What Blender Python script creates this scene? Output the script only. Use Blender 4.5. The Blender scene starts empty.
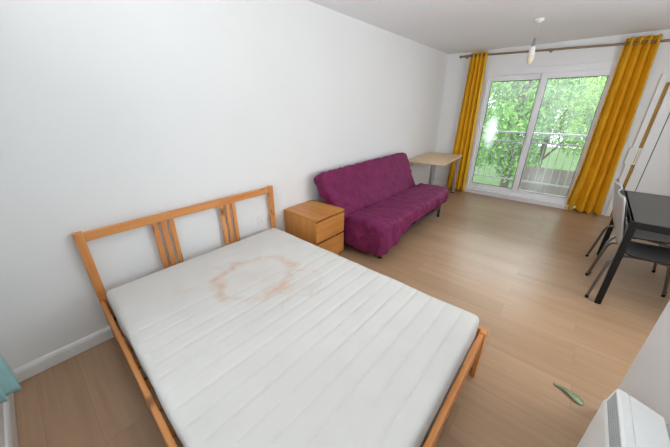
import bpy, bmesh, math, random
from mathutils import Vector, Matrix, noise
random.seed(7)
PI = math.pi
scene = bpy.context.scene
col = scene.collection

# ---------------------------------------------------------------- camera
cam_data = bpy.data.cameras.new('camera')
cam = bpy.data.objects.new('camera', cam_data)
col.objects.link(cam)
cam_data.sensor_width = 36.0
cam_data.sensor_fit = 'HORIZONTAL'
cam_data.lens = 273.68 * 36.0 / 670.0
cam_data.clip_start = 0.02
cam_data.clip_end = 300
yaw, pitch, roll = [math.radians(a) for a in (40.586, -22.954, 0.118)]
fwd = Vector((-math.sin(yaw) * math.cos(pitch), math.cos(yaw) * math.cos(pitch), math.sin(pitch)))
r0 = Vector((math.cos(yaw), math.sin(yaw), 0)); u0 = r0.cross(fwd)
right = r0 * math.cos(roll) + u0 * math.sin(roll)
up = -r0 * math.sin(roll) + u0 * math.cos(roll)
M = Matrix((right, up, -fwd)).transposed().to_4x4()
M.translation = Vector((2.215, -0.272, 1.544))
cam.matrix_world = M
scene.camera = cam

# ---------------------------------------------------------------- colour management
vs = scene.view_settings
scene.display_settings.display_device = 'sRGB'
vs.view_transform = 'Standard'
vs.look = 'None'
vs.gamma = 1.0
vs.use_curve_mapping = False
vs.exposure = 0.10

# ---------------------------------------------------------------- world: bright hazy sky
world = bpy.data.worlds.new('hazy_sky')
scene.world = world
world.use_nodes = True
nt = world.node_tree
bg = nt.nodes['Background']
bg.inputs['Color'].default_value = (0.90, 0.95, 1.0, 1)
bg.inputs['Strength'].default_value = 3.2

# ---------------------------------------------------------------- daylight, and fill lamps added at the windows
def area(name, loc, rot, sx, sy, power, colr=(1, 1, 1)):
    l = bpy.data.lights.new(name, 'AREA'); l.shape = 'RECTANGLE'; l.size = sx; l.size_y = sy
    l.energy = power; l.color = colr
    o = bpy.data.objects.new(name, l); col.objects.link(o); o.location = loc; o.rotation_euler = rot
    return o
# window in the wall behind the photographer
# (added fill lamp, tilted up so the door glass does not mirror it)
a1 = area('fill_near_window', (1.65, -0.81, 1.38), (PI / 2 + math.radians(60), 0, 0), 1.7, 1.2, 47, (0.95, 0.98, 1.0))
a1.data.spread = math.radians(115)
# added fill lamp at an invented window in the far right-hand wall
area('fill_right_wall', (4.07, 2.6, 1.55), (PI / 2, 0, PI / 2), 1.5, 1.1, 36, (0.96, 0.98, 1.0))
# added lamp above the view, boosting the sky light through the balcony door
area('fill_balcony_door', (1.55, 6.0, 2.6), (-math.radians(50), 0, 0), 1.7, 1.0, 180, (0.95, 0.98, 1.0))
# sky portal at the balcony door
pl = area('sky_portal', (1.55, 5.75, 1.1), (-PI / 2, 0, 0), 1.6, 2.0, 1)
pl.data.cycles.is_portal = True
sun_d = bpy.data.lights.new('sun', 'SUN'); sun_d.energy = 5.0; sun_d.angle = 0.05; sun_d.color = (1, 0.95, 0.85)
sun = bpy.data.objects.new('sun', sun_d); col.objects.link(sun)
sun.rotation_euler = (math.radians(40), 0, math.radians(-80))

# ================================================================ helpers
def new_mat(name):
    m = bpy.data.materials.new(name); m.use_nodes = True
    return m, m.node_tree, m.node_tree.nodes['Principled BSDF']
def srgb(r, g, b):
    f = lambda c: (c / 255 / 12.92) if c / 255 <= 0.04045 else ((c / 255 + 0.055) / 1.055) ** 2.4
    return (f(r), f(g), f(b), 1)
def node(t, typ, **kw):
    n = t.nodes.new(typ)
    for k, v in kw.items():
        if k in n.inputs: n.inputs[k].default_value = v
        else: setattr(n, k, v)
    return n
def ramp(t, fac, stops):
    r = t.nodes.new('ShaderNodeValToRGB')
    e = r.color_ramp.elements
    e[0].position, e[0].color = stops[0]
    e[1].position, e[1].color = stops[-1]
    for p, c in stops[1:-1]:
        x = e.new(p); x.color = c
    t.links.new(fac, r.inputs['Fac'])
    return r
def coords(t, scale=(1, 1, 1), loc=(0, 0, 0), rot=(0, 0, 0)):
    tc = t.nodes.new('ShaderNodeTexCoord'); mp = t.nodes.new('ShaderNodeMapping')
    mp.inputs['Scale'].default_value = scale; mp.inputs['Location'].default_value = loc
    mp.inputs['Rotation'].default_value = rot
    t.links.new(tc.outputs['Object'], mp.inputs['Vector'])
    return mp.outputs['Vector']
def mixc(t, fac, a, b, mode='MIX'):
    m = t.nodes.new('ShaderNodeMix'); m.data_type = 'RGBA'; m.blend_type = mode
    for sock, v in ((0, fac), (6, a), (7, b)):
        if hasattr(v, 'links'): t.links.new(v, m.inputs[sock])
        else: m.inputs[sock].default_value = v
    return m.outputs[2]
def math_n(t, op, a, b=None, c=None, clamp=False):
    m = t.nodes.new('ShaderNodeMath'); m.operation = op; m.use_clamp = clamp
    for i, v in enumerate((a, b, c)):
        if v is None: continue
        if hasattr(v, 'links'): t.links.new(v, m.inputs[i])
        else: m.inputs[i].default_value = v
    return m.outputs[0]
def bump(t, b, height, strength=0.2, dist=0.01):
    n = t.nodes.new('ShaderNodeBump'); n.inputs['Strength'].default_value = strength
    n.inputs['Distance'].default_value = dist
    t.links.new(height, n.inputs['Height']); t.links.new(n.outputs['Normal'], b.inputs['Normal'])
def noise_n(t, vec, scale, detail=4, rough=0.55, dist=0.0):
    n = t.nodes.new('ShaderNodeTexNoise')
    n.inputs['Scale'].default_value = scale; n.inputs['Detail'].default_value = detail
    n.inputs['Roughness'].default_value = rough; n.inputs['Distortion'].default_value = dist
    t.links.new(vec, n.inputs['Vector'])
    return n.outputs['Fac']

def plain(name, c, rough=0.5, metal=0.0, var=0.06, nscale=12, bmp=0.0, bscale=200):
    m, t, b = new_mat(name)
    v = coords(t)
    f = noise_n(t, v, nscale)
    lo = tuple(x * (1 - var) for x in c[:3]) + (1,)
    hi = tuple(min(1, x * (1 + var)) for x in c[:3]) + (1,)
    r = ramp(t, f, [(0.3, lo), (0.7, hi)])
    t.links.new(r.outputs['Color'], b.inputs['Base Color'])
    b.inputs['Roughness'].default_value = rough; b.inputs['Metallic'].default_value = metal
    if bmp: bump(t, b, noise_n(t, v, bscale, 3), bmp, 0.002)
    return m

def wood(name, light, dark, axis, rough=0.45, grain=1.0, knots=True):
    m, t, b = new_mat(name)
    s = [22, 22, 22]; s[axis] = 1.6
    v = coords(t, tuple(x * grain for x in s))
    f = noise_n(t, v, 1.0, 6, 0.6, 0.4)
    s2 = [5, 5, 5]; s2[axis] = 0.5
    f2 = noise_n(t, coords(t, tuple(s2)), 1.0, 3)
    ff = math_n(t, 'ADD', math_n(t, 'MULTIPLY', f, 0.55), math_n(t, 'MULTIPLY', f2, 0.45))
    r = ramp(t, ff, [(0.32, dark), (0.68, light)])
    c = r.outputs['Color']
    if knots:
        s3 = [9, 9, 9]; s3[axis] = 5
        vo = t.nodes.new('ShaderNodeTexVoronoi'); vo.inputs['Scale'].default_value = 1.0
        t.links.new(coords(t, tuple(s3), (0.31, 0.77, 0.13)), vo.inputs['Vector'])
        sep = t.nodes.new('ShaderNodeSeparateColor'); t.links.new(vo.outputs['Color'], sep.inputs['Color'])
        gate = math_n(t, 'GREATER_THAN', sep.outputs[0], 0.5)
        sm = t.nodes.new('ShaderNodeMapRange'); sm.interpolation_type = 'SMOOTHSTEP'
        sm.inputs[1].default_value = 0.20; sm.inputs[2].default_value = 0.33
        sm.inputs[3].default_value = 1; sm.inputs[4].default_value = 0
        t.links.new(vo.outputs['Distance'], sm.inputs[0])
        c = mixc(t, math_n(t, 'MULTIPLY', math_n(t, 'MULTIPLY', gate, sm.outputs[0]), 0.85), c, srgb(84, 42, 18))
    t.links.new(c, b.inputs['Base Color'])
    b.inputs['Roughness'].default_value = rough
    bump(t, b, f, 0.06, 0.002)
    return m

def sm_all(me, on=True):
    me.polygons.foreach_set('use_smooth', [on] * len(me.polygons))
def obj(name, bm, mat, parent=None, smooth=False, auto=None):
    me = bpy.data.meshes.new(name)
    bmesh.ops.recalc_face_normals(bm, faces=bm.faces[:])
    bm.to_mesh(me); bm.free()
    o = bpy.data.objects.new(name, me); col.objects.link(o)
    if isinstance(mat, (list, tuple)):
        for x in mat: me.materials.append(x)
    elif mat: me.materials.append(mat)
    if smooth: sm_all(me)
    if auto is not None:
        sm_all(me); me.set_sharp_from_angle(angle=math.radians(auto))
    if parent: o.parent = parent
    return o
def thing(name, label, cat, loc=(0, 0, 0), rotz=0, group=None):
    o = bpy.data.objects.new(name, None); col.objects.link(o)
    o.empty_display_size = 0.1
    o.location = loc; o.rotation_euler = (0, 0, rotz); tag(o, label, cat, group)
    return o
def tag(o, label, cat, group=None):
    o['label'] = label; o['category'] = cat
    if group: o['group'] = group
    return o
def struct(name, bm, mat, parent=None, **k):
    o = obj(name, bm, mat, parent, **k)
    if parent is None: o['kind'] = 'structure'
    return o
def box(bm, lo, hi, bev=0.0, seg=2, mat=None):
    """axis-aligned box, optionally bevelled, optionally transformed by a matrix"""
    b2 = bmesh.new()
    bmesh.ops.create_cube(b2, size=1)
    for v in b2.verts:
        v.co = Vector([(lo[i] + hi[i]) / 2 + v.co[i] * (hi[i] - lo[i]) for i in range(3)])
    if bev:
        bmesh.ops.bevel(b2, geom=b2.edges[:], offset=bev, segments=seg, affect='EDGES', profile=0.5)
    if mat is not None: bmesh.ops.transform(b2, matrix=mat, verts=b2.verts[:])
    tmp = bpy.data.meshes.new('tmp'); b2.to_mesh(tmp); b2.free()
    bm.from_mesh(tmp); bpy.data.meshes.remove(tmp)
    return bm
def nb(): return bmesh.new()
def bx(lo, hi, bev=0.0, seg=2): return box(nb(), lo, hi, bev, seg)
def tube(bm, pts, r, n=12, cap=True):
    pts = [Vector(p) for p in pts]
    rs = r if isinstance(r, (list, tuple)) else [r] * len(pts)
    rings = []; ref = None
    for i, p in enumerate(pts):
        a = pts[max(i - 1, 0)]; c = pts[min(i + 1, len(pts) - 1)]
        d = (c - a).normalized()
        if ref is None:
            ref = d.orthogonal().normalized()
        ref = (ref - d * ref.dot(d)).normalized()
        s = d.cross(ref)
        rings.append([bm.verts.new(p + (ref * math.cos(2 * PI * k / n) + s * math.sin(2 * PI * k / n)) * rs[i]) for k in range(n)])
    for i in range(len(rings) - 1):
        for k in range(n):
            bm.faces.new((rings[i][k], rings[i][(k + 1) % n], rings[i + 1][(k + 1) % n], rings[i + 1][k]))
    if cap:
        bm.faces.new(rings[0][::-1]); bm.faces.new(rings[-1])
    return bm
def lathe(bm, prof, center=(0, 0, 0), n=24, axis='Z'):
    rings = []
    for r, z in prof:
        ring = []
        for k in range(n):
            a = 2 * PI * k / n
            p = (r * math.cos(a), r * math.sin(a), z)
            if axis == 'X': p = (z, p[0], p[1])
            if axis == 'Y': p = (p[0], z, p[1])
            ring.append(bm.verts.new(Vector(center) + Vector(p)))
        rings.append(ring)
    for i in range(len(rings) - 1):
        for k in range(n):
            bm.faces.new((rings[i][k], rings[i][(k + 1) % n], rings[i + 1][(k + 1) % n], rings[i + 1][k]))
    bm.faces.new(rings[0][::-1]); bm.faces.new(rings[-1])
    return bm
def torus(bm, c, R, r, axis=0, n=20, m=8):
    vs_ = []
    for i in range(n):
        a = 2 * PI * i / n; ring = []
        for j in range(m):
            b = 2 * PI * j / m
            q = [r * math.sin(b), (R + r * math.cos(b)) * math.cos(a), (R + r * math.cos(b)) * math.sin(a)]
            if axis == 1: q = [q[1], q[0], q[2]]
            ring.append(bm.verts.new(Vector(c) + Vector(q)))
        vs_.append(ring)
    for i in range(n):
        for j in range(m):
            bm.faces.new((vs_[i][j], vs_[(i + 1) % n][j], vs_[(i + 1) % n][(j + 1) % m], vs_[i][(j + 1) % m]))
    return bm
def soft_box(lo, hi, r, step, deform=None):
    """rounded box built from fine grids, so that it can be dented, draped and creased"""
    bm = nb(); L = [hi[i] - lo[i] for i in range(3)]
    N = [max(2, int(round(L[i] / step))) for i in range(3)]
    cache = {}
    def V(i, j, k):
        key = (i, j, k)
        if key not in cache:
            p = Vector([lo[a] + L[a] * (i, j, k)[a] / N[a] for a in range(3)])
            c = Vector([min(max(p[a], lo[a] + r), hi[a] - r) for a in range(3)])
            d = p - c
            if d.length > 1e-6: p = c + d.normalized() * r
            cache[key] = bm.verts.new(p)
        return cache[key]
    for a in range(3):
        b, c = (a + 1) % 3, (a + 2) % 3
        for side in (0, N[a]):
            for i in range(N[b]):
                for j in range(N[c]):
                    q = []
                    for (di, dj) in ((0, 0), (1, 0), (1, 1), (0, 1)):
                        idx = [0, 0, 0]; idx[a] = side; idx[b] = i + di; idx[c] = j + dj
                        q.append(V(*idx))
                    bm.faces.new(q)
    bmesh.ops.recalc_face_normals(bm, faces=bm.faces[:])
    bm.normal_update()
    if deform:
        new = [deform(v.co.copy(), v.normal.copy()) for v in bm.verts]
        for v, p in zip(bm.verts, new): v.co = p
    return bm
def sstep(a, b, x):
    t = min(max((x - a) / (b - a), 0), 1); return t * t * (3 - 2 * t)
def copy_tree(o, parent=None):
    c = o.copy(); col.objects.link(c)
    if parent: c.parent = parent
    for ch in list(o.children): copy_tree(ch, c)
    return c

# ================================================================ materials
def wall_mat(name, c):
    m, t, b = new_mat(name)
    v = coords(t)
    r = ramp(t, noise_n(t, v, 0.8, 3), [(0.3, tuple(x * 0.97 for x in c[:3]) + (1,)), (0.7, c)])
    t.links.new(r.outputs['Color'], b.inputs['Base Color'])
    b.inputs['Roughness'].default_value = 0.85
    bump(t, b, noise_n(t, v, 60, 4), 0.05, 0.003)
    return m
M_wall = wall_mat('wall_paint', (0.83, 0.835, 0.835, 1))
M_ceil = wall_mat('ceiling_paint', (0.87, 0.88, 0.885, 1))
M_trim = plain('white_gloss_trim', (0.82, 0.82, 0.81, 1), 0.35, var=0.02)
M_upvc = plain('white_upvc', (0.84, 0.84, 0.86, 1), 0.3, var=0.02)
M_gasket = plain('black_gasket', (0.03, 0.03, 0.035, 1), 0.6)
M_plastic = plain('white_plastic', (0.82, 0.82, 0.80, 1), 0.35, var=0.02)
M_pine = {a: wood('orange_pine_' + 'xyz'[a], srgb(226, 160, 96), srgb(200, 124, 62), a, 0.4) for a in (0, 1, 2)}
M_oakv = {a: wood('oak_veneer_' + 'xyz'[a], srgb(214, 152, 82), srgb(178, 112, 52), a, 0.38, 1.0, False) for a in (0, 1, 2)}
M_birch = wood('birch_laminate', srgb(226, 198, 160), srgb(214, 182, 140), 1, 0.4, 1.0, False)
M_black = plain('black_metal', (0.008, 0.008, 0.008, 1), 0.45, 0.0)
M_black.node_tree.nodes['Principled BSDF'].inputs['Specular IOR Level'].default_value = 0.3
M_darkmetal = plain('dark_grey_metal', (0.05, 0.05, 0.055, 1), 0.4, 0.6)
M_greymetal = plain('silver_grey_metal', (0.36, 0.37, 0.39, 1), 0.35, 0.6)
M_chrome = plain('chrome', (0.22, 0.22, 0.22, 1), 0.3, 1.0)
M_bronze = plain('antique_bronze', srgb(150, 128, 102), 0.35, 0.7)
M_green = None

def floor_mat():
    m, t, b = new_mat('oak_laminate')
    tc = t.nodes.new('ShaderNodeTexCoord')
    br = t.nodes.new('ShaderNodeTexBrick')
    br.offset = 0.37; br.offset_frequency = 2; br.squash = 1.0
    br.inputs['Scale'].default_value = 1.0
    br.inputs['Brick Width'].default_value = 1.28; br.inputs['Row Height'].default_value = 0.192
    br.inputs['Mortar Size'].default_value = 0.0012; br.inputs['Mortar Smooth'].default_value = 0.2
    br.inputs['Bias'].default_value = 0.0
    br.inputs['Color1'].default_value = (0.0, 0, 0, 1); br.inputs['Color2'].default_value = (1, 1, 1, 1)
    br.inputs['Mortar'].default_value = (0.5, 0.5, 0.5, 1)
    t.links.new(tc.outputs['Object'], br.inputs['Vector'])
    sep = t.nodes.new('ShaderNodeSeparateColor'); t.links.new(br.outputs['Color'], sep.inputs['Color'])
    # a different stretch of grain on every board
    cmb = t.nodes.new('ShaderNodeCombineXYZ'); t.links.new(math_n(t, 'MULTIPLY', sep.outputs[0], 37.0), cmb.inputs[2])
    add = t.nodes.new('ShaderNodeVectorMath'); add.operation = 'ADD'
    t.links.new(tc.outputs['Object'], add.inputs[0]); t.links.new(cmb.outputs[0], add.inputs[1])
    mp = t.nodes.new('ShaderNodeMapping'); mp.inputs['Scale'].default_value = (1.1, 26, 1)
    t.links.new(add.outputs[0], mp.inputs['Vector'])
    g = noise_n(t, mp.outputs['Vector'], 1.0, 6, 0.6, 0.6)
    mp2 = t.nodes.new('ShaderNodeMapping'); mp2.inputs['Scale'].default_value = (0.7, 6, 1)
    t.links.new(add.outputs[0], mp2.inputs['Vector'])
    g2 = noise_n(t, mp2.outputs['Vector'], 1.0, 3, 0.5, 0.8)
    gg = math_n(t, 'ADD', math_n(t, 'MULTIPLY', g, 0.45), math_n(t, 'MULTIPLY', g2, 0.35))
    gg = math_n(t, 'ADD', gg, math_n(t, 'MULTIPLY', sep.outputs[0], 0.10))
    r = ramp(t, gg, [(0.25, srgb(156, 124, 95)), (0.45, srgb(172, 139, 108)), (0.68, srgb(186, 153, 122))])
    c = mixc(t, math_n(t, 'MULTIPLY', br.outputs['Fac'], 0.35), r.outputs['Color'], srgb(92, 66, 46))
    t.links.new(c, b.inputs['Base Color'])
    b.inputs['Roughness'].default_value = 0.36
    bump(t, b, g, 0.03, 0.002)
    return m
M_floor = floor_mat()

def mattress_mat():
    m, t, b = new_mat('white_quilted_ticking')
    v = coords(t)
    base = ramp(t, noise_n(t, v, 3, 3), [(0.3, (0.625, 0.605, 0.58, 1)), (0.7, (0.67, 0.65, 0.625, 1))]).outputs['Color']
    # old water stains: wobbly rings with blotchy strength, in the mattress's own coordinates
    wob = t.nodes.new('ShaderNodeTexNoise'); wob.inputs['Scale'].default_value = 5.0; wob.inputs['Detail'].default_value = 5
    t.links.new(v, wob.inputs['Vector'])
    sub = t.nodes.new('ShaderNodeVectorMath'); sub.operation = 'SUBTRACT'; sub.inputs[1].default_value = (0.5, 0.5, 0.5)
    t.links.new(wob.outputs['Color'], sub.inputs[0])
    sc = t.nodes.new('ShaderNodeVectorMath'); sc.operation = 'SCALE'; sc.inputs['Scale'].default_value = 0.30
    t.links.new(sub.outputs[0], sc.inputs[0])
    ad = t.nodes.new('ShaderNodeVectorMath'); ad.operation = 'ADD'
    t.links.new(v, ad.inputs[0]); t.links.new(sc.outputs[0], ad.inputs[1])
    total = None
    tot2 = None
    for (cx, cy, rx, ry, wdt, amp) in STAINS:
        s1 = t.nodes.new('ShaderNodeVectorMath'); s1.operation = 'SUBTRACT'; s1.inputs[1].default_value = (cx, cy, 0)
        t.links.new(ad.outputs[0], s1.inputs[0])
        s2 = t.nodes.new('ShaderNodeVectorMath'); s2.operation = 'MULTIPLY'; s2.inputs[1].default_value = (1 / rx, 1 / ry, 0)
        t.links.new(s1.outputs[0], s2.inputs[0])
        ln = t.nodes.new('ShaderNodeVectorMath'); ln.operation = 'LENGTH'; t.links.new(s2.outputs[0], ln.inputs[0])
        d = math_n(t, 'ABSOLUTE', math_n(t, 'SUBTRACT', ln.outputs['Value'], 1.0))
        ring = math_n(t, 'MULTIPLY', math_n(t, 'SUBTRACT', 1.0, math_n(t, 'DIVIDE', d, wdt), clamp=True), amp)
        fill = math_n(t, 'MULTIPLY', math_n(t, 'SUBTRACT', 1.25, ln.outputs['Value'], clamp=True), 0.22 * amp)
        rf = math_n(t, 'MAXIMUM', ring, fill)
        total = rf if total is None else math_n(t, 'MAXIMUM', total, rf)
    blot = ramp(t, noise_n(t, coords(t, loc=(3, 1, 0)), 6, 4), [(0.36, (0.12, 0.12, 0.12, 1)), (0.62, (1, 1, 1, 1))]).outputs['Color']
    sb = t.nodes.new('ShaderNodeSeparateColor'); t.links.new(blot, sb.inputs['Color'])
    total = math_n(t, 'MULTIPLY', total, sb.outputs[0])
    c = mixc(t, total, base, srgb(200, 162, 134))
    # a few dark specks
    vo = t.nodes.new('ShaderNodeTexVoronoi'); vo.inputs['Scale'].default_value = 4.0; t.links.new(v, vo.inputs['Vector'])
    s3 = t.nodes.new('ShaderNodeSeparateColor'); t.links.new(vo.outputs['Color'], s3.inputs['Color'])
    sp = math_n(t, 'MULTIPLY', math_n(t, 'LESS_THAN', vo.outputs['Distance'], 0.022), math_n(t, 'GREATER_THAN', s3.outputs[1], 0.66))
    c = mixc(t, math_n(t, 'MULTIPLY', sp, 0.6), c, srgb(110, 95, 80))
    t.links.new(c, b.inputs['Base Color'])
    b.inputs['Roughness'].default_value = 0.9
    # stitched channels across the width
    sx = t.nodes.new('ShaderNodeSeparateXYZ'); t.links.new(v, sx.inputs[0])
    fr = math_n(t, 'FRACT', math_n(t, 'DIVIDE', sx.outputs[0], 0.0965))
    gv = math_n(t, 'POWER', math_n(t, 'ABSOLUTE', math_n(t, 'MULTIPLY', math_n(t, 'SUBTRACT', fr, 0.5), 2.0)), 9.0)
    fade = math_n(t, 'MULTIPLY_ADD', sx.outputs[0], 0.6, 0.1, clamp=True)
    hgt = math_n(t, 'SUBTRACT', math_n(t, 'MULTIPLY', noise_n(t, v, 300, 2), 0.06), math_n(t, 'MULTIPLY', gv, fade))
    bump(t, b, hgt, 0.38, 0.008)
    return m
STAINS = [(0.62, 0.74, 0.23, 0.27, 0.24, 0.85), (0.90, 0.91, 0.13, 0.15, 0.20, 0.5),
          (0.90, 0.66, 0.12, 0.14, 0.20, 0.45), (0.36, 0.46, 0.10, 0.16, 0.3, 0.3)]

def fabric(name, c, c2, sheen=0.3, scale=14, transl=0.0):
    m, t, b = new_mat(name)
    v = coords(t)
    r = ramp(t, noise_n(t, v, scale, 5, 0.65), [(0.3, c2), (0.7, c)])
    t.links.new(r.outputs['Color'], b.inputs['Base Color'])
    b.inputs['Roughness'].default_value = 0.8
    b.inputs['Sheen Weight'].default_value = sheen
    bump(t, b, noise_n(t, v, 220, 3), 0.15, 0.002)
    if transl:
        tr = t.nodes.new('ShaderNodeBsdfTranslucent'); t.links.new(r.outputs['Color'], tr.inputs['Color'])
        mx = t.nodes.new('ShaderNodeMixShader'); mx.inputs[0].default_value = transl
        t.links.new(b.outputs[0], mx.inputs[1]); t.links.new(tr.outputs[0], mx.inputs[2])
        t.links.new(mx.outputs[0], t.nodes['Material Output'].inputs['Surface'])
    return m
def crumple(m):
    t = m.node_tree; b = t.nodes['Principled BSDF']
    v = coords(t, (1, 1, 1), rot=(0.5, 0.3, 0.6))
    n1 = t.nodes.new('ShaderNodeTexNoise'); n1.noise_type = 'RIDGED_MULTIFRACTAL'
    n1.inputs['Scale'].default_value = 9; n1.inputs['Detail'].default_value = 4; n1.inputs['Distortion'].default_value = 0.8
    mp = t.nodes.new('ShaderNodeMapping'); mp.inputs['Scale'].default_value = (1.6, 0.7, 1.2)
    t.links.new(v, mp.inputs['Vector']); t.links.new(mp.outputs['Vector'], n1.inputs['Vector'])
    bump(t, b, n1.outputs['Fac'], 0.7, 0.025)
M_purple = fabric('purple_cotton', srgb(128, 26, 86), srgb(96, 14, 62), 0.0, 10)
crumple(M_purple)
M_gold = fabric('gold_curtain_cloth', srgb(250, 200, 40), srgb(240, 184, 28), 0.0, 6, 0.07)
M_teal = fabric('teal_curtain_cloth', srgb(172, 214, 216), srgb(150, 198, 202), 0.1, 6, 0.2)

def glass_mat(pale_patches):
    m, t, b = new_mat('window_glass_patchy' if pale_patches else 'window_glass')
    t.nodes.remove(b)
    out = t.nodes['Material Output']
    tr = t.nodes.new('ShaderNodeBsdfTransparent'); tr.inputs['Color'].default_value = (0.97, 0.985, 0.98, 1)
    gl = t.nodes.new('ShaderNodeBsdfGlossy'); gl.inputs['Roughness'].default_value = 0.02
    fr = t.nodes.new('ShaderNodeFresnel'); fr.inputs['IOR'].default_value = 1.5
    mx = t.nodes.new('ShaderNodeMixShader')
    t.links.new(fr.outputs[0], mx.inputs[0]); t.links.new(tr.outputs[0], mx.inputs[1]); t.links.new(gl.outputs[0], mx.inputs[2])
    # thin uneven whitish film, denser in soft oval patches
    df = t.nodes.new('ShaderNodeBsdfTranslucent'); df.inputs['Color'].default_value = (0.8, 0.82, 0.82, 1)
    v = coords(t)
    pale_mix = math_n(t, 'MULTIPLY', noise_n(t, coords(t, (6, 1, 1.5)), 2.0, 5, 0.6), 0.08)
    if pale_patches:
        for (cx, cz, rx, rz, a) in pale_patches:
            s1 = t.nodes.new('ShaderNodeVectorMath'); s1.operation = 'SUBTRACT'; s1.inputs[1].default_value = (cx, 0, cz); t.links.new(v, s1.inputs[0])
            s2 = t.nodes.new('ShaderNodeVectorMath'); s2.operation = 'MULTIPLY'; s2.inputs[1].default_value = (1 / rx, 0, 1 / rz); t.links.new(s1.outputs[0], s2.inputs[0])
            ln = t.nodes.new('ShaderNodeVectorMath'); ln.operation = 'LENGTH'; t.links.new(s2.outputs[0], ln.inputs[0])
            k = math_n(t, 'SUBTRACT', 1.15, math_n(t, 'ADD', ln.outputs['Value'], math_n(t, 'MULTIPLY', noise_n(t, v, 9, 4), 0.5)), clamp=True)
            pale_mix = math_n(t, 'ADD', pale_mix, math_n(t, 'MULTIPLY', k, a), clamp=True)
    m2 = t.nodes.new('ShaderNodeMixShader'); t.links.new(pale_mix, m2.inputs[0])
    t.links.new(mx.outputs[0], m2.inputs[1]); t.links.new(df.outputs[0], m2.inputs[2])
    t.links.new(m2.outputs[0], out.inputs['Surface'])
    return m
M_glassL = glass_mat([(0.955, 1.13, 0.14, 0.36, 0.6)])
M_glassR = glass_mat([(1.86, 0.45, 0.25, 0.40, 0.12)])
M_glass = glass_mat(None)

# ================================================================ the room
LY, NY, H = 5.514, -0.684, 2.447      # window wall, near wall, ceiling
XP, YP, XR = 2.70, 1.44, 4.05         # partition face, partition end, far right wall
bm = nb()
box(bm, (-0.12, NY - 0.12, -0.12), (XR + 0.12, LY + 0.20, 0))
struct('floor', bm, M_floor)
struct('ceiling', bx((-0.12, NY - 0.12, H), (XR + 0.12, LY + 0.20, H + 0.15)), M_ceil)
struct('wall_left', bx((-0.12, NY - 0.12, 0), (0, LY + 0.20, H)), M_wall)
WX0, WX1, WZ0, WZ1 = 0.715, 2.40, 0.075, 2.105
bm = nb()
box(bm, (0, LY, 0), (WX0, LY + 0.20, H)); box(bm, (WX1, LY, 0), (XR, LY + 0.20, H))
box(bm, (WX0, LY, WZ1), (WX1, LY + 0.20, H)); box(bm, (WX0, LY, 0), (WX1, LY + 0.20, WZ0))
struct('wall_far', bm, M_wall)
bm = nb()   # near wall with its window opening
box(bm, (0, NY - 0.12, 0), (0.75, NY, H)); box(bm, (2.55, NY - 0.12, 0), (XP, NY, H))
box(bm, (0.75, NY - 0.12, 0), (2.55, NY, 0.5)); box(bm, (0.75, NY - 0.12, 2.27), (2.55, NY, H))
struct('wall_near', bm, M_wall)
bm = nb(); box(bm, (XP, NY - 0.12, 0), (XP + 0.12, YP, H)); box(bm, (XP + 0.12, YP - 0.12, 0), (XR, YP, H))
struct('wall_partition', bm, M_wall)
bm = nb()
box(bm, (XR, YP - 0.12, 0), (XR + 0.12, 1.85, H)); box(bm, (XR, 3.35, 0), (XR + 0.12, LY + 0.20, H))
box(bm, (XR, 1.85, 0), (XR + 0.12, 3.35, 1.0)); box(bm, (XR, 1.85, 2.1), (XR + 0.12, 3.35, H))
struct('wall_right', bm, M_wall)
def skirting(name, pts):
    """moulded skirting board: profile swept from a to b, n = into the room"""
    (ax, ay), (bx_, by_), (nx, ny) = pts
    bm = nb(); prof = [(0, 0.005), (0.016, 0.005), (0.016, 0.075), (0.012, 0.088), (0.007, 0.096), (0.0, 0.100)]
    rings = []
    for (x, y) in ((ax, ay), (bx_, by_)):
        rings.append([bm.verts.new((x + nx * d, y + ny * d, z)) for d, z in prof])
    n = len(prof)
    for i in range(n):
        bm.faces.new((rings[0][i], rings[0][(i + 1) % n], rings[1][(i + 1) % n], rings[1][i]))
    bm.faces.new(rings[0]); bm.faces.new(rings[1][::-1])
    return struct(name, bm, M_trim)
skirting('baseboard_left', ((0.0, NY), (0.0, LY), (1, 0)))
skirting('baseboard_near', ((0.016, NY), (XP, NY), (0, 1)))
skirting('baseboard_far', ((WX1 + 0.06, LY), (2.80, LY), (0, -1)))
skirting('baseboard_corner', ((0.016, LY), (WX0 - 0.06, LY), (0, -1)))
skirting('baseboard_partition', ((XP, NY + 0.016), (XP, YP), (-1, 0)))
skirting('baseboard_right', ((XR, YP), (XR, LY - 0.03), (-1, 0)))

# ---------------- window_1: the sliding balcony door
w1 = bpy.data.objects.new('window_1', None); col.objects.link(w1); w1['kind'] = 'structure'
def ring_frame(bm, x0, x1, z0, z1, y0, y1, wl, wr, wb, wt, bev=0.006):
    box(bm, (x0, y0, z0), (x0 + wl, y1, z1), bev); box(bm, (x1 - wr, y0, z0), (x1, y1, z1), bev)
    box(bm, (x0 + wl - 0.001, y0, z0), (x1 - wr + 0.001, y1, z0 + wb), bev)
    box(bm, (x0 + wl - 0.001, y0, z1 - wt), (x1 - wr + 0.001, y1, z1), bev)
    return bm
bm = nb(); ring_frame(bm, WX0, WX1, WZ0, WZ1, LY - 0.012, LY + 0.10, 0.045, 0.055, 0.04, 0.06)
obj('outer_frame', bm, M_upvc, w1)
bm = nb(); ring_frame(bm, WX0 + 0.03, 1.555, 0.10, 2.06, LY + 0.045, LY + 0.085, 0.055, 0.055, 0.075, 0.095)
sL = obj('sliding_sash', bm, M_upvc, w1)
bm = nb(); ring_frame(bm, 1.515, WX1 - 0.045, 0.10, 2.06, LY - 0.004, LY + 0.036, 0.085, 0.055, 0.075, 0.095)
sR = obj('fixed_sash', bm, M_upvc, w1)
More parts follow.
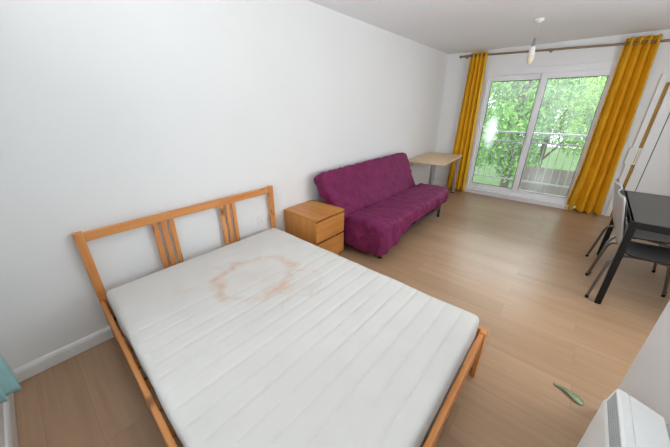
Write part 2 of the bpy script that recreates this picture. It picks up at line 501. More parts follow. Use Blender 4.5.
def pane(x0, x1, z0, z1, y, mat, par):
    obj('glass_pane', bx((x0, y - 0.004, z0), (x1, y + 0.004, z1)), mat, par)
    bm = nb(); g = 0.006
    ring_frame(bm, x0, x1, z0, z1, y - 0.014, y + 0.014, g, g, g, g, 0)
    obj('gasket', bm, M_gasket, par)
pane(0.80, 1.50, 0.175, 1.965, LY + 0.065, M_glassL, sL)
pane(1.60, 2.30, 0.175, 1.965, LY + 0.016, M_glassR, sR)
bm = nb()
box(bm, (1.535, LY - 0.03, 0.98), (1.565, LY - 0.004, 1.16), 0.005)
obj('door_handle', bm, M_upvc, sR)
obj('window_sill', box(box(nb(), (WX0 - 0.05, LY - 0.085, 0.045), (WX1 + 0.05, LY + 0.02, 0.083), 0.008), (WX0 - 0.03, LY - 0.065, 0.0), (WX1 + 0.03, LY + 0.005, 0.05)), M_upvc, w1)
bm = nb()   # head trim and trickle vent above the frame
box(bm, (WX0 - 0.02, LY - 0.022, WZ1 - 0.01), (WX1 + 0.02, LY + 0.01, WZ1 + 0.03), 0.004)
obj('head_trim', bm, M_upvc, w1)
bm = nb(); box(bm, (0.84, LY - 0.03, WZ1 - 0.055), (1.42, LY - 0.01, WZ1 - 0.03), 0.004)
obj('trickle_vent', bm, M_upvc, w1)

# ---------------- window_2 (behind the photographer) and added_window (kitchen side, added for its fill lamp): plain frames and glass
w2 = bpy.data.objects.new('window_2', None); col.objects.link(w2); w2['kind'] = 'structure'
bm = nb(); ring_frame(bm, 0.75, 2.55, 0.5, 2.27, NY - 0.09, NY - 0.03, 0.05, 0.05, 0.05, 0.05); box(bm, (1.62, NY - 0.09, 0.54), (1.68, NY - 0.03, 2.23))
obj('window_frame', bm, M_upvc, w2)
obj('glass_pane', bx((0.79, NY - 0.065, 0.54), (2.51, NY - 0.057, 2.23)), M_glass, w2)
w3 = bpy.data.objects.new('added_window', None); col.objects.link(w3); w3['kind'] = 'structure'
bm = nb()
box(bm, (XR + 0.03, 1.85, 1.0), (XR + 0.09, 1.90, 2.1)); box(bm, (XR + 0.03, 3.30, 1.0), (XR + 0.09, 3.35, 2.1))
box(bm, (XR + 0.03, 1.90, 1.0), (XR + 0.09, 3.30, 1.05)); box(bm, (XR + 0.03, 1.90, 2.05), (XR + 0.09, 3.30, 2.1))
obj('window_frame', bm, M_upvc, w3)

# ---------------- door_2: white fire door frame right of the curtain, brown seal strip, white leaf
M_seal = plain('brown_seal_strip', srgb(168, 126, 48), 0.6)
d2 = bpy.data.objects.new('door_2', None); col.objects.link(d2); d2['kind'] = 'structure'
DX = 2.812
bm = nb()
box(bm, (DX, LY - 0.03, 0), (DX + 0.062, LY, 1.955), 0.004)
box(bm, (DX + 0.062, LY - 0.03, 1.865), (3.92, LY, 1.955), 0.004)
obj('door_frame', bm, M_trim, d2)
bm = nb(); box(bm, (DX + 0.10, LY - 0.042, 0), (DX + 0.205, LY, 1.865), 0.004)
obj('door_lining', bm, M_trim, d2)
bm = nb(); box(bm, (DX + 0.062, LY - 0.012, 0.0), (DX + 0.10, LY, 0.80)); box(bm, (DX + 0.062, LY - 0.012, 1.03), (DX + 0.10, LY, 1.85))
obj('seal_strip', bm, M_seal, d2)
bm = nb(); box(bm, (DX - 0.022, LY - 0.036, 0.80), (DX + 0.112, LY - 0.004, 1.03), 0.003)
sp = obj('strike_plate', bm, M_plastic, d2)
bm = nb(); box(bm, (DX + 0.070, LY - 0.0375, 0.82), (DX + 0.076, LY - 0.035, 1.01)); box(bm, (DX + 0.088, LY - 0.0375, 0.82), (DX + 0.092, LY - 0.035, 1.01))
obj('latch_slot', bm, M_seal, sp)
obj('door_gap', bx((DX + 0.205, LY - 0.010, 0), (DX + 0.216, LY, 1.865)), M_gasket, d2)
obj('door_leaf', bx((DX + 0.216, LY - 0.025, 0.006), (3.90, LY, 1.862), 0.003), M_trim, d2)

# ================================================================ outside the balcony door
M_concrete = plain('balcony_concrete', (0.42, 0.41, 0.39, 1), 0.85, var=0.15, nscale=5)
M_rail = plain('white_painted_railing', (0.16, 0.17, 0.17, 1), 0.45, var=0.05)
o = struct('balcony_slab', bx((0.1, LY + 0.20, -0.25), (3.0, 6.25, 0.02)), M_concrete)
RYY = 6.05
rt = thing('balcony_railing', 'white metal balcony railing with upright bars outside the glass door', 'railing', (1.55, RYY, 0.02))
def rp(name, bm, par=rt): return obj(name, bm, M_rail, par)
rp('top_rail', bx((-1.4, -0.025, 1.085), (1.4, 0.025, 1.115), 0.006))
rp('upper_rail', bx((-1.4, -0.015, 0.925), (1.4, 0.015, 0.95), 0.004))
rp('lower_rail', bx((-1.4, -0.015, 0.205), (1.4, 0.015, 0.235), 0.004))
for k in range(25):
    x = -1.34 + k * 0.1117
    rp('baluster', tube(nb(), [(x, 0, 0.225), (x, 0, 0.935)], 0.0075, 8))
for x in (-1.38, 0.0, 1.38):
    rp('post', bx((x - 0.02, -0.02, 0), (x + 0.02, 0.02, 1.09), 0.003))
M_grass = plain('lawn', srgb(62, 96, 40), 0.9, var=0.3, nscale=2)
struct('ground', bx((-30, 6.6, -2.7), (30, 40, -2.5)), M_grass)
M_fence = wood('weathered_fence_boards', srgb(86, 76, 68), srgb(64, 57, 50), 2, 0.9, 0.6, False)
ft = thing('garden_fence', 'weathered brown board fence beyond the balcony below the trees', 'fence', (4.6, 9.6, -2.5))
bm = nb()
for k in range(60):
    x = -3.6 + k * 0.12
    box(bm, (x, -0.012 + 0.012 * (k % 2), 0.05), (x + 0.115, 0.012 + 0.012 * (k % 2), 2.46))
obj('board_panel', bm, M_fence, ft)
for x in (-3.6, -1.2, 1.2, 3.55):
    obj('post', bx((x, 0.02, 0), (x + 0.1, 0.12, 2.52)), M_fence, ft)

def leaf_mat(name, a, b_, c):
    m, t, b = new_mat(name)
    oi = t.nodes.new('ShaderNodeNewGeometry')
    r = ramp(t, oi.outputs['Random Per Island'], [(0.0, a), (0.5, b_), (1.0, c)])
    t.links.new(r.outputs['Color'], b.inputs['Base Color']); b.inputs['Roughness'].default_value = 0.45
    tr = t.nodes.new('ShaderNodeBsdfTranslucent'); t.links.new(r.outputs['Color'], tr.inputs['Color'])
    mx = t.nodes.new('ShaderNodeMixShader'); mx.inputs[0].default_value = 0.5
    t.links.new(b.outputs[0], mx.inputs[1]); t.links.new(tr.outputs[0], mx.inputs[2])
    t.links.new(mx.outputs[0], t.nodes['Material Output'].inputs['Surface'])
    return m
M_bark = plain('bark', srgb(92, 78, 64), 0.9, var=0.3, nscale=20)
LEAF = [leaf_mat('leaf_mid_green', srgb(56, 116, 42), srgb(98, 162, 60), srgb(172, 220, 110)),
        leaf_mat('leaf_yellow_green', srgb(80, 138, 38), srgb(128, 184, 60), srgb(194, 230, 112)),
        leaf_mat('leaf_deep_green', srgb(46, 110, 44), srgb(88, 160, 66), srgb(166, 218, 110))]
def tree(name, label, x, y, blobs, n, leaf, kind, size=None, seed=0):
    rnd = random.Random(seed); size = size or leaf
    t = thing(name, label, 'tree', (x, y, -2.5), 0, None)
    verts, faces = [], []
    tot = sum(b[3] ** 2 for b in blobs)
    for (bx_, by_, bz, br) in blobs:
        for _ in range(int(n * br * br / tot)):
            while True:
                p = Vector((rnd.uniform(-1, 1), rnd.uniform(-1, 1), rnd.uniform(-1, 1)))
                if 0.25 < p.length < 1: break
            p = Vector((bx_, by_, bz)) + p * br
            d = Vector((rnd.gauss(0, 1), rnd.gauss(0, 1), rnd.gauss(0, 0.6))).normalized()
            s = d.orthogonal().normalized(); s.rotate(Matrix.Rotation(rnd.uniform(0, 2 * PI), 3, d))
            w = d.cross(s); L = size * rnd.uniform(0.7, 1.4); W = L * 0.36
            i = len(verts)
            verts += [p - s * L * .5, p + w * W * .5 + d * .01, p + s * L * .5, p - w * W * .5 + d * .01]
            faces.append((i, i + 1, i + 2, i + 3))
    me = bpy.data.meshes.new('foliage'); me.from_pydata([tuple(v) for v in verts], [], faces); me.materials.append(LEAF[kind])
    o = bpy.data.objects.new('foliage', me); col.objects.link(o); o.parent = t
    bm = nb()
    zt = max(b[2] for b in blobs)
    tube(bm, [(0, 0, 0), (0.05, 0, zt * .4), (-0.04, 0.05, zt * .75), (0.03, 0, zt)], [0.16, 0.13, 0.09, 0.03], 10)
    for (bx_, by_, bz, br) in blobs:
        tube(bm, [(0.02, 0, max(0.6, bz - br * 1.1) * .85), (bx_ * .5, by_ * .5, bz - br * .4), (bx_, by_, bz)], [0.06, 0.045, 0.015], 7)
    obj('trunk', bm, M_bark, t, smooth=True)
    return t
tree('tree', 'dark green broadleaf tree behind the left glass pane', -2.1, 14.4, [(0, 0, 3.1, 1.3), (.9, -.3, 4.6, 1.25), (-.8, .4, 5.0, 1.3), (.3, .2, 6.2, 1.2), (-.9, -.4, 2.2, 1.0), (.9, .1, 2.4, 1.0)], 9500, .18, 2, seed=1)
tree('tree', 'mid green tree straddling the middle door post', 0.5, 11.3, [(0, 0, 3.6, 1.0), (.5, .3, 4.7, 1.0), (-.7, .2, 5.2, .95), (.2, -.2, 5.9, .8), (-.6, -.2, 2.9, .8), (.3, 0, 2.2, .7)], 7000, .18, 0, seed=2)
tree('tree', 'yellow green bushy tree behind the right glass pane', 3.3, 14.6, [(0, 0, 3.4, 1.05), (.6, .3, 4.6, 1.05), (-.8, .1, 4.3, .95), (-.2, -.2, 5.4, .85), (-.9, 0, 3.2, .7), (1.2, 0, 3.2, 1.0)], 8500, .18, 1, seed=3)
tree('tree', 'tall pale tree rising farthest back behind the others', 0.8, 19.0, [(0, 0, 4.0, 1.8), (-1.5, .3, 5.4, 1.6), (1.6, .2, 5.2, 1.7), (.2, .3, 6.8, 1.6), (-1.2, 0, 2.8, 1.4), (1.6, 0, 3.0, 1.4)], 10000, .24, 1, seed=4)

def bush(name, label, x, y, blobs, n, kind, seed):
    t = tree(name, label, x, y, blobs, n, .16, kind, size=.16, seed=seed); t['category'] = 'bush'; return t
bush('bush', 'low dark bush beyond the balcony at the foot of the left glass pane', -1.15, 9.3, [(0, 0, .7, .75), (.9, .1, .8, .75), (-.9, 0, .8, .8), (.3, .2, 1.4, .7)], 2600, 2, 9)

# ================================================================ the bed
bed = thing('double_bed', 'orange pine double bed frame with slatted headboard against the left wall', 'bed', (0.03, -0.170, 0))
BW, BL = 1.478, 2.055
hb = obj('headboard', bx((0.002, 0.045, 0.774), (0.024, BW - 0.045, 0.834), 0.004), M_pine[1], bed)   # top rail board carries the headboard's pieces
obj('lower_rail', bx((0.002, 0.045, 0.28), (0.024, BW - 0.045, 0.36), 0.004), M_pine[1], hb)
for y0 in (0.0, BW - 0.047):
    obj('post', bx((-0.006, y0, 0), (0.032, y0 + 0.047, 0.841), 0.004), M_pine[2], hb)
for y0 in (0.412, 0.467, 0.522, 0.922, 0.977, 1.032):
    obj('slat', bx((0.004, y0, 0.35), (0.020, y0 + 0.036, 0.78), 0.003), M_pine[2], hb)
for y0 in (0.0, BW - 0.024):
    obj('side_rail', bx((0.03, y0, 0.24), (BL - 0.002, y0 + 0.024, 0.345), 0.004), M_pine[0], bed)
obj('foot_rail', bx((BL - 0.026, 0.022, 0.24), (BL, BW - 0.022, 0.340), 0.004), M_pine[1], bed)
for y0 in (0.006, BW - 0.056):
    obj('leg', bx((BL - 0.024, y0, 0), (BL + 0.012, y0 + 0.05, 0.352), 0.004), M_pine[2], bed)
for k in range(11):
    x0 = 0.14 + k * 0.165
    obj('bed_slat', bx((x0, 0.024, 0.245), (x0 + 0.07, BW - 0.024, 0.263)), M_pine[1], bed)
obj('centre_beam', bx((0.03, BW / 2 - 0.02, 0.18), (BL - 0.02, BW / 2 + 0.02, 0.245)), M_pine[0], bed)

# the frame has racked a little out of square: its rails lean towards the near side
for o in bed.children_recursive:
    for v in o.data.vertices: v.co.y -= 0.028 * v.co.x

# mattress: quilted channels run across its width
MX, MY, MZ = 1.93, 1.380, 0.185
def mat_def(p, n):
    e = sstep(0, 0.06, min(p.x, MX - p.x)) * sstep(0, 0.06, min(p.y, MY - p.y))
    if n.z > 0.3:
        ph = (p.x % 0.0965) / 0.0965
        groove = abs(ph - 0.5) * 2                                 # 1 at the stitch line
        p.z += -0.003 * (groove ** 8) * e * sstep(0.35, 0.9, p.x) - 0.0012 * (groove ** 6) * e
        p.z += 0.007 * noise.noise(Vector((p.x * 2.2, p.y * 2.2, 3))) * e
        p.z += 0.0015 * noise.noise(Vector((p.x * 14, p.y * 5, 7))) * e
    # slight bulge of the sides
    if abs(n.y) > .5: p.y += 0.008 * noise.noise(Vector((p.x * 4, 0, p.z * 6))) 
    return p
mt = obj('mattress', soft_box((0, 0, 0), (MX, MY, MZ), 0.032, 0.0121, mat_def), mattress_mat(), smooth=True)
tag(mt, 'white quilted double mattress with brown water stains lying on the pine bed', 'mattress')
mt.location = (0.119, -0.134, 0.264)
for v in mt.data.vertices: v.co.y -= 0.026 * v.co.x * (1 - 0.42 * v.co.y / MY)

# ================================================================ chest of two drawers beside the bed
ch = thing('bedside_chest', 'oak veneer two-drawer bedside chest between bed and purple sofa', 'chest of drawers', (0.012, 1.456, 0))
bm = nb()
box(bm, (0, 0, 0.0), (0.462, 0.019, 0.524), 0.001); box(bm, (0, 0.419, 0.0), (0.462, 0.438, 0.524), 0.001)
box(bm, (0.0, 0.019, 0.02), (0.008, 0.419, 0.524)); box(bm, (0.02, 0.019, 0.0), (0.44, 0.419, 0.04))
obj('body', bm, M_oakv[2], ch)
obj('top', bx((0, 0, 0.524), (0.48, 0.438, 0.546), 0.002), M_oakv[0], ch)
for z0, z1 in ((0.045, 0.268), (0.290, 0.508)):
    bm = nb(); box(bm, (0.463, 0.003, z0), (0.481, 0.435, z1), 0.0015)
    dr = obj('drawer', bm, M_oakv[1], ch)
    bm = nb(); box(bm, (0.05, 0.03, z0 + 0.02), (0.462, 0.042, z1 - 0.05)); box(bm, (0.05, 0.396, z0 + 0.02), (0.462, 0.408, z1 - 0.05)); box(bm, (0.05, 0.042, z0 + 0.02), (0.462, 0.396, z0 + 0.03))
    obj('drawer_box', bm, M_birch, dr)

# ================================================================ purple futon sofa
fu = thing('futon_sofa', 'purple fabric covered futon sofa bed on dark metal frame along the left wall', 'sofa bed', (0, 1.87, 0))
def crease(p, s=1.0):
    a = noise.noise(Vector((p.x * 5 + p.z * 4, p.y * 7 + p.z * 5, p.z * 3 + 1.3)))
    b = 1 - abs(noise.noise(Vector((p.x * 6 - p.y * 4.5, p.y * 4.5 + p.x * 3, p.z * 6))) * 2.2)
    c = noise.noise(Vector((p.x * 22, p.y * 17, p.z * 22)))
    d = 1 - abs(noise.noise(Vector((p.x * 13 + p.y * 9, p.y * 11 - p.x * 5, p.z * 12 + 5))) * 2.4)
    return s * (0.009 * a + 0.010 * max(b, 0) ** 2 + 0.004 * c + 0.009 * max(d, 0) ** 2)
SY0, SY1 = 0.105, 2.04
def seat_def(p, n):
    u = (p.y - SY0) / (SY1 - SY0)
    # sag in the middle of the seat; cover hangs lower at the near end
    top = sstep(0.25, 0.42, p.z)
    p.z += -0.012 * math.sin(PI * min(max(u, 0), 1)) * top
    low = 1 - sstep(0.20, 0.36, p.z)
    near = 1 - sstep(0.0, 0.30, u)
    p.z += low * 0.06 * sstep(0.15, 0.5, u)
    p.z -= low * (0.12 * near + 0.005 * math.sin(p.y * 21) + 0.02 * noise.noise(Vector((p.x * 5, p.y * 6, 9))))
    p.z -= 0.05 * (1 - sstep(0.41, 0.49, p.x)) * top
    fr = sstep(0.8, 0.93, p.x)
    p.x += fr * (0.010 * math.sin(p.y * 38 + 3 * noise.noise(Vector((p.y * 3, 0, 0)))) * (0.3 + low) - 0.05 * sstep(.9, 1.0, u) + 0.015 * near * low)
    if n.y < -.5: p.y -= 0.03 * low * (1 + noise.noise(Vector((p.x * 9, 0, 2))))
    return p + n * crease(p)
seat = obj('seat', soft_box((0.33, SY0, 0.20), (0.955, SY1, 0.435), 0.05, 0.0165, seat_def), M_purple, fu, smooth=True)
tilt = Matrix.Translation((0.425, 0, 0.39)) @ Matrix.Rotation(math.radians(-23.5), 4, 'Y')
def back_def(p, n):
    q = p.copy()
    u = p.y / 1.89
    p.z += 0.005 * noise.noise(Vector((p.y * 3, 0, 1))) * sstep(.3, .55, p.z)
    p.z += 0.012 * (u - .5) * sstep(.3, .55, p.z)
    p.y += 0.055 * (1 - sstep(0.20, 0.34, p.z)) * (1 - sstep(0, .15, u))
    p = p + n * crease(q + Vector((5, 2, 1)))
    return tilt @ p
obj('backrest', soft_box((-0.17, -0.01, -0.06), (0.0, 1.93, 0.56), 0.045, 0.0155, back_def), M_purple, fu, smooth=True)
bm = nb()
box(bm, (0.845, 0.16, 0.125), (0.875, 1.90, 0.165), 0.003)
box(bm, (0.30, 0.16, 0.145), (0.33, 1.90, 0.180), 0.003)
for y in (0.16, 1.87): box(bm, (0.33, y, 0.145), (0.845, y + 0.03, 0.180), 0.003)
box(bm, (0.30, 0.30, 0.18), (0.34, 0.34, 0.40), 0.003); box(bm, (0.30, 1.74, 0.18), (0.34, 1.78, 0.40), 0.003)
obj('frame', bm, M_darkmetal, fu)
for (x, y) in ((0.86, 0.21), (0.86, 1.88), (0.31, 0.21), (0.31, 1.88)):
    bm = nb(); box(bm, (x - 0.013, y - 0.013, 0.008), (x + 0.017, y + 0.017, 0.20 if y > 1 else 0.15), 0.003)
    lg = obj('leg', bm, M_darkmetal, fu)
    obj('foot_cap', lathe(nb(), [(0.022, 0.0), (0.022, 0.012), (0.016, 0.02)], (x + 0.002, y + 0.002, 0), 14), M_black, lg)

# ================================================================ birch desk in the far corner
dk = thing('desk', 'pale birch desk with grey tube legs in the corner beyond the sofa', 'desk', (0.10, 4.035, 0), math.radians(4.2))
obj('tabletop', bx((0.0, 0, 0.705), (0.62, 1.19, 0.733), 0.003), M_birch, dk)
def desk_leg(x, y, r):
    lg = obj('leg', tube(nb(), [(x, y, 0.02), (x, y, 0.69)], r, 24), M_greymetal, dk, auto=40)
    obj('mounting_plate', lathe(nb(), [(r * 1.7, 0.69), (r * 1.7, 0.705)], (x, y, 0), 20), M_greymetal, lg)
    obj('foot_cap', lathe(nb(), [(r * 1.05, 0.0), (r * 1.05, 0.02)], (x, y, 0), 20), M_black, lg)
desk_leg(0.405, 0.187, 0.040)
desk_leg(0.565, 1.13, 0.026)
for y in (0.25, 0.95):
    obj('wall_bracket', bx((0.0, y, 0.60), (0.012, y + 0.03, 0.705), 0.002), M_greymetal, dk)

# ================================================================ curtain pole and curtains
CY = 5.414
pole = thing('curtain_pole', 'antique bronze curtain pole above the balcony door', 'curtain pole', (0.24, CY, 2.372))
def pz(x): return -0.024 * (x - 0.24)          # the pole hangs slightly lower to the right
bm = tube(nb(), [(0.03, 0, 0), (2.95 - 0.24, 0, pz(2.95))], 0.0145, 16)
obj('rod', bm, M_bronze, pole, auto=40)
for x, s in ((0.03, -1), (2.71, 1)):
    bm = lathe(nb(), [(0.004, -0.035), (0.019, -0.030), (0.024, -0.015), (0.020, -0.002), (0.014, 0.004), (0.016, 0.014)] if s < 0 else [(0.016, -0.014), (0.014, -0.004), (0.020, 0.002), (0.024, 0.015), (0.019, 0.030), (0.004, 0.035)], (x, 0, pz(x + .24)), 16, 'X')
    obj('finial', bm, M_bronze, pole, smooth=True)
for x in (0.10, 1.31, 2.62):
    z = pz(x + .24)
    bm = nb(); tube(bm, [(x, 0.005, z), (x, LY - CY - 0.008, z)], 0.007, 10); lathe(bm, [(0.024, LY - CY - 0.008), (0.024, LY - CY - 0.001)], (x, 0, z), 16, 'Y')
    torus(bm, (x, 0, z), 0.017, 0.005, 0)
    obj('bracket', bm, M_bronze, pole, auto=40)

def curtain(name, label, zt, zb, left, right, y0, folds, amp, mat, seed, eyelets=True, solid=0.003, ypull=None):
    t = thing(name, label, 'curtain', (0, y0, 0), 0, None)
    nu, nv = folds * 16, 70
    bm = nb(); rows = []
    for j in range(nv + 1):
        v = j / nv; z = zt + (zb - zt) * v
        row = []
        for i in range(nu + 1):
            u = i / nu
            uu = u + 0.018 * math.sin(2 * PI * (u * 2.3 + seed)) * v
            x = left(v) + (right(v) - left(v)) * uu
            k = noise.noise(Vector((u * folds * .9, v * 1.3, seed)))
            a = amp(v) * (1 + 0.35 * k * v)
            y = a * math.sin(2 * PI * folds * u + 0.7 * k * v)
            x += 0.16 * (right(v) - left(v)) / folds * math.sin(4 * PI * folds * u) * 0.6
            y += 0.010 * v * noise.noise(Vector((u * 9, v * 5, seed + 4)))
            if ypull: y += ypull(u, v)
            zz = z + (0.012 * noise.noise(Vector((u * 6, seed, 0))) if j == nv else 0)
            row.append(bm.verts.new((x, y, zz)))
        rows.append(row)
    for j in range(nv):
        for i in range(nu):
            bm.faces.new((rows[j][i], rows[j][i + 1], rows[j + 1][i + 1], rows[j + 1][i]))
    o = obj('cloth', bm, mat, t, smooth=True)
    s = o.modifiers.new('thickness', 'SOLIDIFY'); s.thickness = solid; s.offset = 0
    if eyelets:
        for k in range(folds * 2):
            u = (k + 0.0 + (0.02 if k == 0 else 0)) / (folds * 2)
            x = left(0.02) + (right(0.02) - left(0.02)) * u
            obj('eyelet', torus(nb(), (x, 0, 2.372 + pz(x)), 0.022, 0.005, 0, 16, 6), M_bronze, t, smooth=True)
    return t
lerp = lambda a, b, t: a + (b - a) * t
curtain('curtain', 'gold eyelet curtain gathered left of the balcony door, beside the desk', 2.415, 0.018,
        lambda v: lerp(0.43, 0.375, v), lambda v: lerp(0.69, 0.735, v), CY, 4, lambda v: lerp(0.05, 0.06, v), M_gold, 1.3)
curtain('curtain', 'wide gold eyelet curtain right of the balcony door, its hem swept left', 2.385, 0.018,
        lambda v: lerp(2.345, 2.345, v) - 0.03 * sstep(0.7, 1, v), lambda v: lerp(2.665, 2.755, v), CY, 4, lambda v: lerp(0.062, 0.092, v), M_gold, 4.1)
curtain('curtain', 'pale teal curtain end hanging above the skirting at the left picture edge', 2.25, 0.40,
        lambda v: 0.575, lambda v: 0.66, -0.585, 2, lambda v: lerp(0.035, 0.042, v), M_teal, 7.7, eyelets=False)
# ================================================================ pendant light
M_cord = plain('grey_cord', (0.45, 0.45, 0.45, 1), 0.5)
pd = thing('pendant_light', 'white pendant lamp holder with bare bulb hanging from the ceiling', 'pendant light', (1.546, 3.97, H))
obj('ceiling_rose', lathe(nb(), [(0.048, 0.0), (0.050, -0.008), (0.044, -0.022), (0.020, -0.032), (0.008, -0.038)], n=28), M_plastic, pd, smooth=True)
obj('cord', tube(nb(), [(0, 0, -0.035), (0.002, 0, -0.12), (0.0, 0, -0.200)], 0.0024, 8), M_cord, pd, smooth=True)
obj('lamp_holder', lathe(nb(), [(0.006, -0.170), (0.013, -0.182), (0.015, -0.215), (0.019, -0.222), (0.020, -0.262)], n=24), M_greymetal, pd, auto=45)
M_bulb = plain('frosted_bulb', srgb(226, 212, 186), 0.3, var=0.02)
bl = obj('bulb', lathe(nb(), [(0.020, -0.335), (0.033, -0.345), (0.0355, -0.365), (0.033, -0.395), (0.024, -0.418), (0.010, -0.430), (0.002, -0.432)], n=24), M_bulb, pd, smooth=True)
obj('bulb_collar', lathe(nb(), [(0.018, -0.258), (0.024, -0.262), (0.028, -0.290), (0.033, -0.330), (0.033, -0.345)], n=24), M_plastic, bl, auto=45)

# ================================================================ wall sockets and switch
M_hole = plain('socket_hole', (0.05, 0.05, 0.05, 1), 0.6)
def socket(name, label, loc, rotz, gangs, plugs=()):
    t = thing(name, label, 'socket', loc, rotz, None)
    w = 0.146 if gangs == 2 else 0.086
    obj('face_plate', bx((0, -w / 2, -0.043), (0.010, w / 2, 0.043), 0.003), M_plastic, t)
    for g in range(gangs):
        yc = (g - (gangs - 1) / 2) * 0.066
        obj('rocker_switch', bx((0.009, yc - 0.006, 0.012), (0.0135, yc + 0.006, 0.030), 0.001), M_plastic, t)
        bm = nb(); box(bm, (0.0095, yc - 0.003, -0.008), (0.0105, yc + 0.003, 0.004)); box(bm, (0.0095, yc - 0.014, -0.026), (0.0105, yc - 0.008, -0.021)); box(bm, (0.0095, yc + 0.008, -0.026), (0.0105, yc + 0.014, -0.021))
        obj('pin_hole', bm, M_hole, t)
    if plugs:
        pg = obj('plug', box(box(nb(), (0.010, -0.026, -0.040), (0.038, 0.026, 0.010), 0.006), (0.015, -0.008, -0.062), (0.030, 0.008, -0.038), 0.003), M_plastic, t)
    return t
sk = socket('wall_socket', 'white wall socket seen through the headboard, just left of its right post', (0, 1.205, 0.505), 0, 2)
socket('wall_socket', 'white wall socket between the headboard post and the bedside chest', (0, 1.402, 0.487), 0, 1)
socket('wall_socket', 'small socket on the left wall under the birch desk', (0, 5.09, 0.467), 0, 1)
sw = thing('light_switch', 'small white light switch on the wall between gold curtain and door frame', 'switch', (2.765, LY, 1.15))
obj('face_plate', bx((-0.03, -0.009, -0.043), (0.03, 0, 0.043), 0.003), M_plastic, sw)
obj('rocker', bx((-0.008, -0.013, -0.012), (0.008, -0.008, 0.012), 0.001), M_plastic, sw)

# ================================================================ black dining table
M_ttop = wood('black_brown_tabletop', srgb(66, 62, 57), srgb(48, 45, 41), 0, 0.4, 0.8, False)
tb = thing('dining_table', 'black metal dining table with dark grey brown top at the right', 'table', (2.670, 2.630, 0), math.radians(-1.5))
TW, TD = 1.10, 1.16
obj('tabletop', bx((0.004, 0.004, 0.740), (TW - 0.004, TD - 0.004, 0.757), 0.002), M_ttop, tb)
bm = nb()
box(bm, (0, 0, 0.707), (TW, 0.022, 0.757), 0.002); box(bm, (0, TD - 0.022, 0.707), (TW, TD, 0.757), 0.002)
box(bm, (0, 0.022, 0.707), (0.022, TD - 0.022, 0.757), 0.002); box(bm, (TW - 0.022, 0.022, 0.707), (TW, TD - 0.022, 0.757), 0.002)
obj('frame', bm, M_black, tb)
for (x, y) in ((0, 0), (0, TD - 0.042), (TW - 0.042, 0), (TW - 0.042, TD - 0.042)):
    obj('leg', bx((x, y, 0), (x + 0.042, y + 0.042, 0.707), 0.003), M_black, tb)

# ================================================================ two chairs tucked under the table
M_shell = plain('black_moulded_shell', (0.010, 0.010, 0.012, 1), 0.38)
M_back_sheen = plain('back_sheen_grey', (0.45, 0.44, 0.43, 1), 0.4, var=0.03)
def make_chair(label):
    t = thing('dining_chair', label, 'chair', (0, 0, 0), 0, 'chairs at the black table')
    prof = [(0.225, 0.425), (0.21, 0.442), (0.15, 0.449), (0.05, 0.444), (-0.06, 0.438), (-0.13, 0.440), (-0.175, 0.456), (-0.205, 0.49), (-0.228, 0.55), (-0.250, 0.63), (-0.272, 0.72), (-0.293, 0.81), (-0.310, 0.88), (-0.318, 0.905)]
    ny = 13; rows = []; bm = nb()
    for i, (x, z) in enumerate(prof):
        hw = 0.205 if i < 6 else lerp(0.200, 0.185, (i - 6) / 7)
        if i == 0: hw = 0.19
        if i >= len(prof) - 1: hw = 0.165
        row = []
        for j in range(ny):
            s = -1 + 2 * j / (ny - 1)
            back = sstep(5, 9, i)
            dz = 0.012 * (s * s) * (1 - back)
            dx = 0.025 * (s * s) * back
            row.append(bm.verts.new((x + dx, s * hw, z + dz)))
        rows.append(row)
    for i in range(len(prof) - 1):
        for j in range(ny - 1):
            bm.faces.new((rows[i][j], rows[i][j + 1], rows[i + 1][j + 1], rows[i + 1][j]))
    o = obj('seat_shell', bm, M_shell, t, smooth=True)
    s = o.modifiers.new('thickness', 'SOLIDIFY'); s.thickness = 0.011; s.offset = 0
    b = o.modifiers.new('smooth', 'SUBSURF'); b.levels = 1; b.render_levels = 1
    bm = nb(); rows = []  # added outer panel: its grey stands in for reflection on the glossy back
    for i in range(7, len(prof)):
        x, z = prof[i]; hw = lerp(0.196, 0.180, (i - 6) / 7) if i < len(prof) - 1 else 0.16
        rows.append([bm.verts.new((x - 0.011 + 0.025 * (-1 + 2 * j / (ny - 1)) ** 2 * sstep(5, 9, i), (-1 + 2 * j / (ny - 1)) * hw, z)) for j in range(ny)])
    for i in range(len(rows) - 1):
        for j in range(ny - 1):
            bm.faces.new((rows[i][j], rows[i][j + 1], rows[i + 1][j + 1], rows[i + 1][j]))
    o = obj('back_sheen_panel', bm, M_back_sheen, t, smooth=True); o['label'] = 'light grey outer panel standing in for sheen on the back'
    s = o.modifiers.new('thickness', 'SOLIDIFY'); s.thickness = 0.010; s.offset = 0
    for (sx, sy) in ((1, 1), (1, -1), (-1, 1), (-1, -1)):
        fx = 0.235 if sx > 0 else -0.285
        if sx > 0: pts = [(0.02, sy * 0.10, 0.424), (0.115, sy * 0.150, 0.424), (0.150, sy * 0.168, 0.413), (0.168, sy * 0.178, 0.385), (fx, sy * 0.228, 0.008)]
        else: pts = [(-0.06, sy * 0.10, 0.420), (-0.16, sy * 0.145, 0.422), (-0.205, sy * 0.168, 0.414), (-0.228, sy * 0.180, 0.392), (-0.239, sy * 0.186, 0.360), (fx, sy * 0.228, 0.008)]
        lg = obj('leg', tube(nb(), pts, 0.011, 12), M_chrome, t, auto=50)
        obj('foot_cap', lathe(nb(), [(0.013, 0.0), (0.013, 0.02), (0.011, 0.026)], (fx + (0.002 if sx < 0 else 0), sy * 0.228, 0), 12), M_black, lg)
    return t
c1 = make_chair('black seated chair, pale sheen painted on its back, tucked under the table, the nearer of two')
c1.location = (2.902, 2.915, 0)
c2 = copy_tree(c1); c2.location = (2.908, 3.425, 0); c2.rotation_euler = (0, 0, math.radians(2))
c2['label'] = 'black seated chair, pale sheen painted on its back, tucked under the table, the farther of two'

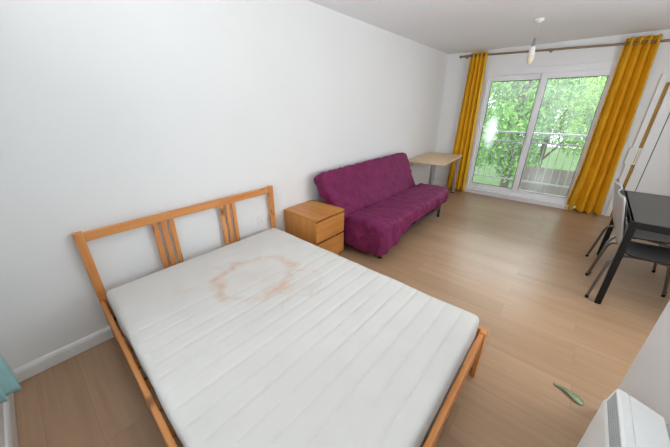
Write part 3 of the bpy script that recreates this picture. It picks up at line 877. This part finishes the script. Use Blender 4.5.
# ================================================================ storage heater on the partition, bottom right
M_heat = plain('white_enamel', (0.80, 0.80, 0.79, 1), 0.35, var=0.015)
M_grille = plain('grey_grille', (0.42, 0.43, 0.42, 1), 0.5, var=0.03)
M_grey = plain('grey_plastic', (0.36, 0.37, 0.38, 1), 0.5)
ht = thing('storage_heater', 'white electric heater with grey top grille on the wall at bottom right', 'heater', (2.49, -0.05, 0))
HY = 0.795
bm = nb()
def prism(bm, prof, y0, y1):
    a = [bm.verts.new((x, y0, z)) for x, z in prof]; b = [bm.verts.new((x, y1, z)) for x, z in prof]
    n = len(prof)
    for i in range(n): bm.faces.new((a[i], a[(i + 1) % n], b[(i + 1) % n], b[i]))
    bm.faces.new(a[::-1]); bm.faces.new(b)
    return bm
prism(bm, [(0, 0.06), (0, 0.672), (0.002, 0.680), (0.004, 0.684), (0.012, 0.738), (0.018, 0.742), (0.036, 0.7385), (0.037, 0.735), (0.040, 0.734), (0.041, 0.737), (0.120, 0.712), (0.122, 0.708), (0.122, 0.06)], 0, HY)
obj('body', bm, M_heat, ht)
bm = nb()
d = Vector((0.008, 0, 0.054)); nrm = Vector((-0.054, 0, 0.008)).normalized()
k = 0; y = 0.02
p0 = Vector((0.0047, 0, 0.688))
while y < HY - 0.015:
    q = [p0 + nrm * 0.0012, p0 + d * 0.85 + nrm * 0.0012]
    for (a, b) in ((y, y + 0.004),):
        v = [bm.verts.new(Vector((q[0].x, a, q[0].z))), bm.verts.new(Vector((q[0].x, b, q[0].z))), bm.verts.new(Vector((q[1].x, b + 0.004, q[1].z))), bm.verts.new(Vector((q[1].x, a + 0.004, q[1].z)))]
        w = [bm.verts.new(x.co - nrm * 0.002) for x in v]
        bm.faces.new(v); bm.faces.new(w[::-1])
        for i in range(4): bm.faces.new((v[i], v[(i + 1) % 4], w[(i + 1) % 4], w[i]))
    y += 0.007
for f in (0.0, 0.17, 0.34, 0.51, 0.68, 0.85):
    a = p0 + d * f + nrm * 0.001
    tube(bm, [(a.x, 0.02, a.z), (a.x, HY - 0.014, a.z)], 0.0008, 6)
gr = obj('grille', bm, M_grille, ht)
obj('grille_backing', prism(nb(), [(0.0042, 0.687), (0.0111, 0.734), (0.014, 0.734), (0.007, 0.687)], 0.018, HY - 0.012), M_grey, gr)
obj('control_panel', bx((0.122, 0.10, 0.40), (0.205, HY - 0.004, 0.700), 0.003), M_grey, ht)
bm = nb(); box(bm, (0.130, HY - 0.075, 0.700), (0.155, HY - 0.060, 0.708), 0.002)
obj('control_knob', bm, M_black, ht)

# ================================================================ green plastic strip on the floor
M_green = plain('dull_green_plastic', srgb(132, 146, 116), 0.22, var=0.35, nscale=40)
bm = nb(); n = 14; secs = []
for i in range(n + 1):
    u = i / n
    w = 0.012 + 0.014 * sstep(0.25, 0.8, u) - 0.018 * sstep(0.9, 1.0, u) - 0.003 * (1 - sstep(0, .06, u))
    zc = 0.006 + 0.010 * math.sin(PI * u) * 0.8
    ring = []
    for s, dz in ((-1, 0.0), (-0.5, 0.004), (0, 0.0055), (0.5, 0.004), (1, 0.0), (0.5, -0.002), (0, -0.0005), (-0.5, -0.002)):
        ring.append(bm.verts.new((u * 0.150 - 0.075, s * w + 0.006 * math.sin(PI * u), max(0.0005, zc + dz - 0.004))))
    secs.append(ring)
for i in range(n):
    for k in range(8): bm.faces.new((secs[i][k], secs[i][(k + 1) % 8], secs[i + 1][(k + 1) % 8], secs[i + 1][k]))
bm.faces.new(secs[0][::-1]); bm.faces.new(secs[-1])
gs = obj('plastic_strip', bm, M_green, smooth=True)
gs.location = (2.545, 1.445, 0.0); gs.rotation_euler = (0, 0, math.radians(-24))
tag(gs, 'small dull green plastic strip lying on the floor by the heater', 'plastic strip')
